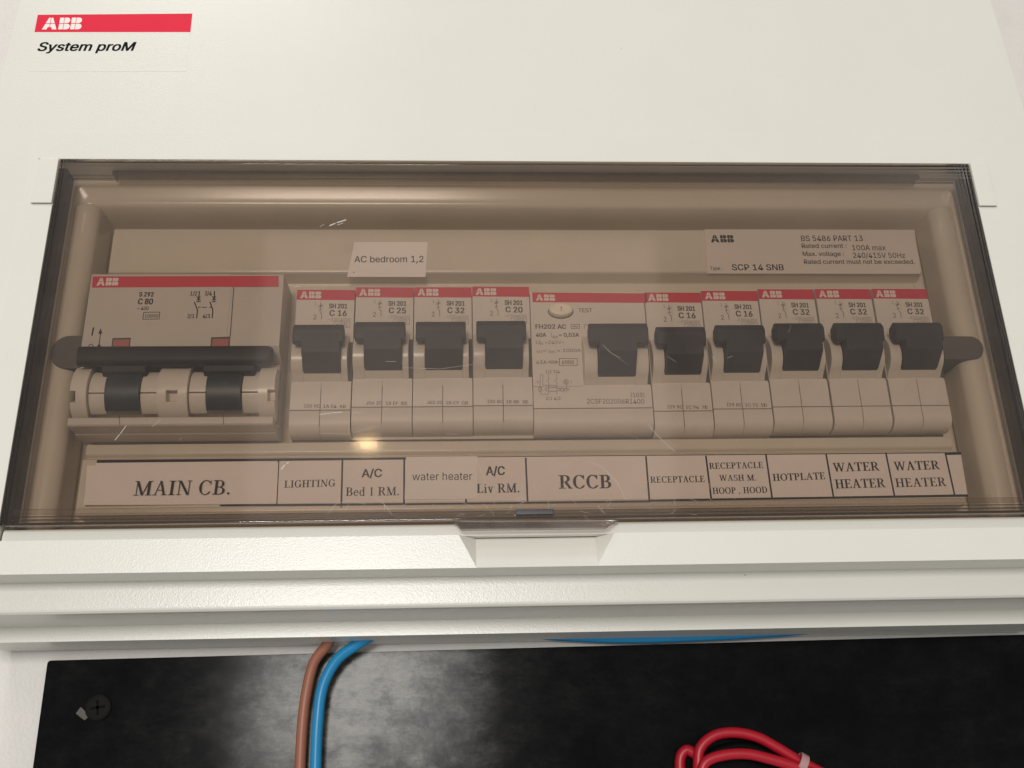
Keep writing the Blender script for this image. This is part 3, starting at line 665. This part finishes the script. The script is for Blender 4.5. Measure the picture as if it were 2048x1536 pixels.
# tie bar
m = MB(); rings_ = []
L0, L1 = -124.6, -69.2; rb = 3.1
for x, k in ((L0, 1), (L1-2.6, 1), (L1-1.4, 0.97), (L1-0.5, 0.86), (L1, 0.62)):
    rings_.append([(x, 4.0-2.0*k*math.copysign(abs(math.cos(a))**0.7, math.cos(a)), 10.75+2.95*k*math.copysign(abs(math.sin(a))**0.7, math.sin(a))) for a in [2*PI*q/28 for q in range(28)]])
m.loft(rings_, True); m.build('tie_bar', 'bar', CB, org=CO, angle=50)
m = MB(); m.ext_x([(3.4, 10), (7, 13), (9, 8), (6.2, 5.2), (4.4, 6)], -118.0, -105.5); m.build('bar_arm', 'bar', CB, bevel=0.4, org=CO)
m = MB(); m.ext_x([(3.4, 10), (7, 13), (9, 8), (6.2, 5.2), (4.4, 6)], -89.2, -74.5); m.build('bar_arm', 'bar', CB, bevel=0.4, org=CO)

# ================================================================== single breakers
W = 18.0; X0 = -65.45; YF = 14.0
SO = (X0, YF, 0)
def sh_body(width, hx0, hx1, tx0, tx1, parent, org, x0, zt, lw):
    """body with the hump whose cheeks flank the toggle"""
    b = MB()
    b.ext_x([(24, zt), (YF+0.4, zt), (YF+0.15, zt-0.2), (YF+0.15, -6.6), (YF+0.8, -8.2), (YF+1.9, -9.2), (YF+4, -9.8), (24, -9.8)], x0+0.06, x0+width-0.06)
    b.build('body', 'breaker', parent, bevel=0.15, org=org)
    prof = [(YF+0.3, 21.2), (YF-1.2, 20.1), (YF-3.2, 18.2), (YF-4.4, 16.0), (YF-4.9, 13.7+lw*0.3), (YF-4.6, 11.5+lw*0.6), (YF-3.6, 9.8+lw), (YF-2.4, 8.8+lw), (YF-1.6, 8.3+lw), (YF-0.6, 7.3+lw), (YF-0.1, 6.6+lw), (YF+0.3, 6.4+lw)]
    for a, c in ((hx0, tx0), (tx1, hx1)):
        m = MB(); m.ext_x(prof+[(YF+0.5, 13)], x0+a, x0+c); m.build('toggle_cheek', 'rib', parent, bevel=0.18, org=org)
    m = MB(); m.box(x0+hx1+0.03, x0+width+0.12, YF-0.03, YF+0.1, 6.6+lw, 19.3); m.build('side_shade', 'joint_shade', parent, org=org, smooth=False)  # dark strip painted as the shade between neighbouring humps
    m = MB(); m.ext_x([(YF+0.2, 9.7+lw), (YF-1.9, 9.3+lw), (YF-2.2, 8.9+lw), (YF-1.5, 8.2+lw), (YF-0.5, 7.2+lw), (YF+0.2, 6.5+lw)], x0+tx0-0.02, x0+tx1+0.02); m.build('toggle_sill', 'rib', parent, bevel=0.12, org=org)
def toggle(parent, org, x0, b0, b1, s0, s1, dz=0, ztop=21.9, zbar=15.6, lw=0.0):
    m = MB()
    # cross bar and stem share one moulding: stem outline first
    m.ext_x([(YF-2, 20.6+dz), (6.6, ztop-0.25+dz), (6.0, ztop-0.6+dz), (5.2, 20.0+dz), (5.05, 19.6+dz), (5.35, 12.9+dz), (5.7, 12.3+dz), (10.8, 8.6+lw), (YF-1.2, 8.4+lw), (YF-0.4, 12)], x0+s0, x0+s1)
    stem = m.build('toggle_stem', 'toggle', parent, bevel=0.15, org=org)
    m = MB()
    m.ext_x([(9.8, ztop-0.9+dz), (7.0, ztop+dz), (6.3, ztop-0.1+dz), (5.0, 20.0+dz), (4.95, 19.5+dz), (5.4, zbar+0.5+dz), (5.9, zbar+dz), (8.0, zbar+0.3+dz), (10.2, 18+dz)], x0+b0, x0+b1)
    bar = m.build('toggle', 'toggle', parent, bevel=0.4, seg=3, org=org)
    mm = stem; mm.parent = bar
    return bar
def flaps(parent, org, x0, width, cols, lw=0.0):
    m = MB(); m.box(x0+0.1, x0+width-0.1, YF+0.06, YF+0.3, -7.4, 4.2); m.build('gap', 'joint_shade', parent, org=org, smooth=False)
    gx = 0.2; ww = (width-0.12)/cols
    for c in range(cols):
        xa = x0+0.06+c*ww+(gx/2 if c else 0.02); xb = x0+0.06+(c+1)*ww-(gx/2 if c < cols-1 else 0.02)
        m = MB(); m.ext_x([(YF+0.1, 6.1+lw), (YF-0.25, 6.0+lw), (YF-0.3, 5.7+lw), (YF-0.3, -2.45), (YF-0.25, -2.55), (YF+0.1, -2.6)], xa, xb); m.build('upper_flap', 'flap', parent, org=org)
        m = MB(); m.ext_x([(YF+0.1, -2.78), (YF-0.25, -2.8), (YF-0.3, -2.9), (YF-0.3, -6.6), (YF-0.1, -7.4), (YF+0.4, -8.3), (YF+1.2, -9.0), (YF+2.2, -9.6), (YF+4.5, -10.0), (YF+6, -10.1), (YF+6, -9)], xa, xb); m.build('lower_flap', 'flap', parent, org=org)

GRP = 'narrow single pole breakers in the row'
proto = empty('breaker', (0, 0, 0), 'x', 'breaker', GRP)
sh_body(W, 0.25, 16.9, 3.7, 15.0, proto, SO, X0, 37.4, 0.0)
tg = toggle(proto, SO, X0, 1.1, 16.0, 3.9, 14.9)
flaps(proto, SO, X0, W, 2)
xd = (-57.01, 33.65)[0]
quad_part('left_faceplate', [(X0+0.1, 37.35), (xd-0.06, 37.35), (xd-0.06, 19.5), (X0+0.1, 19.5)], YF, YF+0.16, 'breaker', proto, SO)
quad_part('right_faceplate', [(xd+0.06, 37.25), (X0+W-0.1, 37.25), (X0+W-0.1, 19.5), (xd+0.06, 19.5)], YF, YF+0.16, 'breaker', proto, SO)
quad_part('red_band', [(X0+0.1, 37.2), (X0+W-0.1, 37.1), (X0+W-0.1, 33.55), (X0+0.1, 33.75)], YF-0.03, YF-0.002, 'red', proto, SO)
yl = YF-0.045
m = MB(); lay(m, LOGO, (-64.35, 34.26), (-57.81, 34.18), 2.38, yl); m.build('logo', 'white_ink', proto, org=SO, smooth=False)
yl = YF-0.012
m = MB()
T(m, '1', (-59.62, 31.75), (-59.19, 31.75), 1.03, yl); T(m, '2', (-59.92, 27.06), (-59.02, 27.06), 1.59, yl)
for q in ([(-57.92, 32.81), (-57.89, 30.21)], [(-58.55, 31.75), (-57.24, 31.47)], [(-58.42, 31.10), (-57.33, 32.09)], [(-58.32, 30.25), (-57.46, 30.21)], [(-58.12, 29.90), (-57.45, 28.92), (-57.45, 27.19)]):
    m.stroke(q, 0.17, yl)
m.build('diagram', 'grey_ink', proto, org=SO, smooth=False)
m = MB(); T(m, 'SH 201', (-55.31, 30.82), (-49.66, 30.70), 1.61, yl, bold=0.11); m.build('type_lettering', 'grey_ink', proto, org=SO, smooth=False)
m = MB(); T(m, '~230/400V', (-55.33, 26.57), (-48.53, 26.45), 0.98, yl)
m.stroke([(-53.49, 26.30), (-48.63, 26.18), (-48.67, 24.34), (-53.55, 24.44)], 0.14, yl, True); T(m, '6000', (-52.73, 24.61), (-49.38, 24.60), 1.35, yl)
m.build('voltage_lettering', 'pale_ink', proto, org=SO, smooth=False)
# code and rating differ from breaker to breaker
RA = ((-55.10, 28.23), (-49.75, 28.11), 1.97)
CA = ((-61.18, -1.82), (-48.95, -2.07), 1.01)
def clone(root, loc, label):
    r = root.copy(); col.objects.link(r); r.location = Vector(loc)*K; r['label'] = label
    for ch in list(root.children):
        c = ch.copy(); col.objects.link(c); c.parent = r
        for g in ch.children:
            d = g.copy(); col.objects.link(d); d.parent = c
    return r
specs = [ # x, dz, rating, code, toggle text of the label
 (-65.45, 0.0, 'C 16', 'I20 9C  1A 54  AB', 'narrow breaker marked C 16 directly right of the big main breaker'),
 (-47.25, 0.85, 'C 25', 'J06 2C  18 EF  DE', 'narrow breaker marked C 25'),
 (-29.15, 0.85, 'C 32', 'J02 2C  1B C9  CB', 'narrow breaker marked C 32 standing between the C 25 and the C 20'),
 (-11.05, 1.05, 'C 20', 'I20 8C  1B 8D  3D', 'narrow breaker marked C 20, directly left of the double width residual current breaker'),
 (43.25, -1.1, 'C 16', 'I29 9C  1C 94  7D', 'narrow breaker marked C 16 directly right of the double width residual current breaker'),
 (61.45, -0.55, 'C 16', 'I29 8C  1C 75  5D', 'narrow breaker marked C 16 above the washing machine and hood name cell'),
 (79.75, 0.0, 'C 32', None, 'narrow breaker marked C 32 above the HOTPLATE name cell'),
 (98.25, 0.05, 'C 32', None, 'narrow breaker marked C 32, last but one at the right end of the row'),
 (116.75, 0.1, 'C 32', None, 'narrow breaker marked C 32 at the far right end of the row'),
]
roots = [clone(proto, (x, YF, dz), lab) for x, dz, rat, code, lab in specs[1:]]
proto.location = Vector((specs[0][0], YF, specs[0][1]))*K; proto['label'] = specs[0][4]
for r, (x, dz, rat, code, lab) in zip([proto]+roots, specs):
    m = MB(); T(m, rat, *RA, yl, bold=0.09); m.build('rating_lettering', 'grey_ink', r, org=SO, smooth=False)
    if code:
        m = MB(); T(m, code, *CA, YF-0.31, bold=0.03); m.build('code_lettering', 'grey_ink', r, org=SO, smooth=False)

# ================================================================== residual current breaker
FX = 7.0; FW = 36.1; FO = (FX, YF, 0)
FB = empty('residual_current_breaker', (FX, YF, 0), 'double width residual current breaker with an oval cream TEST button', 'breaker')
sh_body(FW, 15.6, 35.1, 19.6, 31.2, FB, FO, FX, 36.2, -1.6)
toggle(FB, FO, FX, 16.9, 34.8, 19.8, 31.1, 0.0, 22.0, 14.9, -1.6)
flaps(FB, FO, FX, FW, 1, -1.6)
quad_part('faceplate', [(FX+0.1, 36.15), (FX+FW-0.1, 36.15), (FX+FW-0.1, 19.5), (FX+0.1, 19.5)], YF, YF+0.16, 'breaker', FB, FO)
quad_part('side_faceplate', [(FX+0.1, 19.4), (FX+15.4, 19.4), (FX+15.4, 4.5), (FX+0.1, 4.5)], YF-0.28, YF+0.16, 'breaker', FB, FO)
quad_part('red_band', [(7.76, 36.15), (44.00, 35.78), (43.91, 32.43), (7.89, 32.76)], YF-0.03, YF-0.002, 'red', FB, FO)
m = MB(); lay(m, LOGO, (8.92, 33.30), (14.99, 33.21), 2.16, YF-0.045); m.build('logo', 'white_ink', FB, org=FO, smooth=False)
ce = (16.51, 29.56)
m = MB()
def ell(rx, rz, y, dz=0, n=36): return [(ce[0]+rx*math.cos(2*PI*i/n), y, ce[1]+dz+rz*math.sin(2*PI*i/n)) for i in range(n)]
m.loft([ell(4.0, 2.45, YF-0.03, -0.1)], True); m.build('button_well', 'joint_shade', FB, org=FO, smooth=False)
m = MB(); m.loft([ell(3.75, 2.2, YF+0.1), ell(3.75, 2.2, YF-1.5), ell(3.62, 2.08, YF-1.9), ell(3.3, 1.8, YF-2.1), ell(2.2, 1.1, YF-1.95), ell(0.8, 0.4, YF-1.85)], True)
tb = m.build('test_button', 'button', FB, org=FO, angle=60)
m = MB(); T(m, 'T', (ce[0]-0.45, ce[1]-0.7), (ce[0]+0.45, ce[1]-0.7), 1.3, YF-2.05); m.build('lettering', 'pale_ink', tb, org=FO, smooth=False)
yA, yB = YF-0.012, YF-0.312
for txt, a, b2, h_, y, bo, mt in (
   ('TEST', (22.10, 29.26), (26.50, 29.21), 1.38, yA, 0.02, 'grey_ink'),
   ('FH202 AC', (8.46, 23.64), (18.01, 23.59), 1.51, yA, 0.09, 'grey_ink'),
   ('40A', (8.52, 20.95), (11.71, 20.94), 1.30, yA, 0.08, 'grey_ink'),
   ('I', (13.17, 20.93), (13.48, 20.93), 1.30, yA, 0.0, 'grey_ink'),
   ('An', (13.58, 20.39), (15.29, 20.39), 0.99, yA, 0.0, 'grey_ink'),
   ('= 0,03A', (15.65, 20.92), (21.93, 20.87), 1.30, yA, 0.08, 'grey_ink'),
   ('U', (8.43, 18.39), (9.66, 18.39), 1.17, yB, 0, 'pale_ink'), ('n', (9.72, 18.05), (10.57, 18.05), 1.09, yB, 0, 'pale_ink'),
   ('=240V~', (11.20, 18.38), (17.22, 18.35), 1.17, yB, 0, 'pale_ink'),
   ('I', (8.49, 15.72), (8.65, 15.72), 1.08, yB, 0, 'pale_ink'), ('m', (8.79, 15.31), (10.09, 15.30), 1.08, yB, 0, 'pale_ink'),
   ('=', (10.34, 15.71), (11.57, 15.71), 1.08, yB, 0, 'pale_ink'), ('I', (12.03, 15.71), (12.18, 15.71), 1.08, yB, 0, 'pale_ink'),
   ('dm', (12.32, 15.29), (14.32, 15.28), 1.08, yB, 0, 'pale_ink'), ('= 1000A', (14.95, 15.69), (22.19, 15.66), 1.08, yB, 0, 'grey_ink'),
   ('63A', (8.36, 11.75), (11.48, 11.73), 1.15, yB, 0, 'grey_ink'), ('6000', (16.14, 11.78), (19.85, 11.76), 1.12, yB, 0.02, 'grey_ink'),
   ('1/2 3/4', (11.01, 8.72), (15.34, 8.69), 0.98, yB, 0, 'grey_ink'), ('2/1 4/3', (10.80, 0.04), (15.23, 0.01), 1.03, yB, 0, 'grey_ink'),
   ('(103)', (36.65, 0.80), (40.73, 0.77), 1.36, YF-0.312, 0, 'grey_ink'), ('2CSF202006R1400', (23.18, -1.19), (40.58, -1.38), 1.51, YF-0.312, 0, 'grey_ink')):
    word(FB, FO, T, txt, a, b2, h_, y, mt, bold=bo)
m = MB()
m.stroke([(19.64, 25.08), (22.21, 25.07), (22.15, 23.68), (19.58, 23.69)], 0.15, yA, True)
m.stroke([(20.15, 24.26), (20.63, 24.64), (21.15, 24.12), (21.72, 24.46)], 0.2, yA)
m.stroke([(23.63, 23.67), (23.69, 24.97), (24.55, 24.96), (25.27, 23.67)], 0.13, yA)
m.stroke([(15.45, 13.53), (20.92, 13.50), (20.81, 11.26), (15.36, 11.29)], 0.15, yB, True)
m.stroke([(12.45, 12.72), (14.60, 12.71), (14.57, 11.98), (12.43, 11.99)], 0.13, yB, True); m.stroke([(11.60, 12.36), (15.37, 12.34)], 0.13, yB)
m.build('symbols', 'grey_ink', FB, org=FO, smooth=False)
m = MB(); wd = 0.13
for q in ([(11.99, 8.45), (11.85, 6.66), (11.45, 6.33), (11.88, 5.52), (11.70, 1.80)], [(14.41, 8.43), (14.33, 6.64), (13.90, 6.32), (14.36, 5.50), (14.21, 1.78)],
          [(10.17, 8.20), (9.37, 8.20), (9.17, 3.92)], [(10.17, 8.20), (10.11, 4.88), (14.20, 4.69)], [(9.29, 2.95), (9.34, 1.88), (11.67, 1.87)], [(17.26, 5.00), (17.27, 3.54)]):
    m.stroke(q, wd, yB)
def oval(c, rx, rz): m.stroke([(c[0]+rx*math.cos(k*PI/10), c[1]+rz*math.sin(k*PI/10)) for k in range(20)], wd*1.15, yB, True)
oval((13.02, 3.40), 2.3, 0.62); oval((15.82, 3.34), 0.55, 0.55); oval((17.11, 3.34), 0.65, 0.4); oval((9.23, 3.51), 0.4, 0.7); oval((17.14, 5.84), 0.7, 0.7)
c_ = (17.14, 5.84); m.stroke([(c_[0]-0.7, c_[1]), (c_[0]+0.7, c_[1])], wd, yB); m.stroke([(c_[0], c_[1]-0.7), (c_[0], c_[1]+0.7)], wd, yB); m.stroke([(18.75, 6.12), (18.69, 5.31)], wd, yB)
m.stroke([(8.57, 6.35), (8.54, 5.38)], wd, yB); m.stroke([(8.55, 5.86), (9.23, 5.86)], wd, yB)
m.build('diagram', 'pale_ink', FB, org=FO, smooth=False)

# ================================================================== black plate, cables
PO = (20, 62, -140)
PL = empty('backing_plate', PO, 'black laminate plate with cloudy dust smears on the wall below the box', 'plate')
a = (-144.33, -68.39); b2 = (170.02, -66.21); c_ = (-144.18, -103.02)
pl = MB(); pts = [(a[0]+0.9, a[1]), (b2[0]+60, b2[1]+(b2[1]-a[1])/(b2[0]-a[0])*60), (b2[0]+60, -190), (c_[0]-1.5, -190), (c_[0], c_[1]), (a[0], a[1]-1.0), (a[0]+0.25, a[1]-0.3)]
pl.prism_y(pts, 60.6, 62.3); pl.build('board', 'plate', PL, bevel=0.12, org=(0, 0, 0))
for ob in PL.children: ob.location = -Vector(PO)*K
s0 = (-126.83, -82.76)
m = MB(); n = 32
def disc(r, y): return [(s0[0]+r*math.cos(2*PI*i/n), y, s0[1]+r*math.sin(2*PI*i/n)) for i in range(n)]
m.loft([disc(4.0, 60.62), disc(4.0, 60.2), disc(3.9, 59.95), disc(3.6, 59.75), disc(2.6, 59.62), disc(0.6, 59.6)], True); sw = m.build('screw', 'screw', PL, org=PO, angle=60)
m = MB()
for an in (0.15, 0.15+PI/2):
    m.stroke([(s0[0]-1.9*math.cos(an), s0[1]-1.9*math.sin(an)), (s0[0]+1.9*math.cos(an), s0[1]+1.9*math.sin(an))], 0.8, 59.56)
m.build('cross_slot', 'black_wire', sw, org=PO, smooth=False)
m = MB(); q = [(-133.43, -84.34), (-132.17, -82.47), (-131.17, -83.23), (-129.11, -85.17), (-130.44, -86.44), (-131.60, -85.69)]
m.prism_y(q, 60.1, 60.63); m.build('paint_chip', 'chip', PL, bevel=0.15, org=PO)

def cable(name, label, pts, r, mat, cat='cable', group=None):
    p0 = pts[0]; e = MB(); e.tube([(x, y, z) for x, y, z in pts], r, 20)
    ob = e.build(name, mat, None, org=p0); ob.location = Vector(p0)*K
    return tag(ob, label, cat, group)
def c3(p, y): return (p[0], y, p[1])
cable('brown_cable', 'brown insulated cable coming out under the box at left, beside the blue one',
  [c3((-54.02, -62.05), 52), c3((-56.89, -66.02), 54), c3((-60.87, -71.07), 55.5), c3((-62.88, -79.89), 56.5), c3((-63.68, -89.33), 57), c3((-63.79, -102.82), 57.5), c3((-63.37, -115.91), 57.5)], 1.68, 'brown')
cable('blue_cable', 'bright blue insulated cable bending down from under the box right of the brown one',
  [c3((-40.22, -62.54), 50), c3((-47.69, -66.41), 52), c3((-53.84, -70.94), 53.5), c3((-57.77, -78.65), 54.5), c3((-58.85, -89.50), 55), c3((-58.87, -102.92), 55.5), c3((-58.53, -115.93), 55.5)], 1.72, 'blue')
cable('hidden_blue_cable', 'dark blue cable just showing below the bottom edge of the box, right of centre',
  [c3((3.59, -63.12), 57), c3((17.98, -64.41), 57.5), c3((38.91, -65.36), 58), c3((64.88, -65.06), 58), c3((87.55, -64.33), 57), c3((110.38, -62.97), 56)], 1.5, 'blue')
RO = (62, 57, -103)
Rb = empty('red_cable_coil', RO, 'coil of thin red cable tied with a clear strap in front of the black plate', 'cable')
for pts_, y in (([(51.79, -113.28), (51.60, -104.86), (52.25, -100.89), (54.26, -99.21), (56.63, -100.42)], 57.5),
               ([(56.16, -110.55), (56.66, -103.55), (57.90, -98.60), (62.55, -95.25), (68.85, -94.52), (75.70, -95.98), (81.55, -99.14), (88.03, -103.15), (95.26, -107.01), (102.52, -110.29)], 54.5),
               ([(56.50, -111.88), (57.08, -105.65), (59.06, -102.47), (64.58, -100.90), (71.50, -100.78), (78.24, -102.35), (87.13, -105.11), (95.86, -108.69)], 52.5)):
    m = MB(); m.tube([(p[0], y, p[1]) for p in pts_], 1.6, 18); m.build('cable_loop', 'red_wire', Rb, org=RO)
m = MB(); m.tube([(p[0], 57.2, p[1]) for p in [(59.25, -107.89), (60.26, -102.22), (64.42, -99.44), (72.33, -98.61), (79.89, -100.95), (88.76, -105.04)]], 1.5, 14); m.build('black_cable_loop', 'black_wire', Rb, org=RO)
tc_ = (88.20, -104.00); m = MB(); n = 24
rings_ = []
for k, rs in ((-1.3, 0.93), (-1.1, 1.0), (1.1, 1.0), (1.3, 0.93)):
    d_ = Vector((0.87, 0, -0.49)); up_ = Vector((0.49, 0, 0.87)); rings_.append([tuple(Vector((tc_[0], 54.0, tc_[1]))+d_*k+up_*(3.3*rs*math.cos(2*PI*i/n))+Vector((0, 3.5*rs*math.sin(2*PI*i/n), 0))) for i in range(n)])
m.loft(rings_, True); m.build('strap', 'tie', Rb, org=RO)
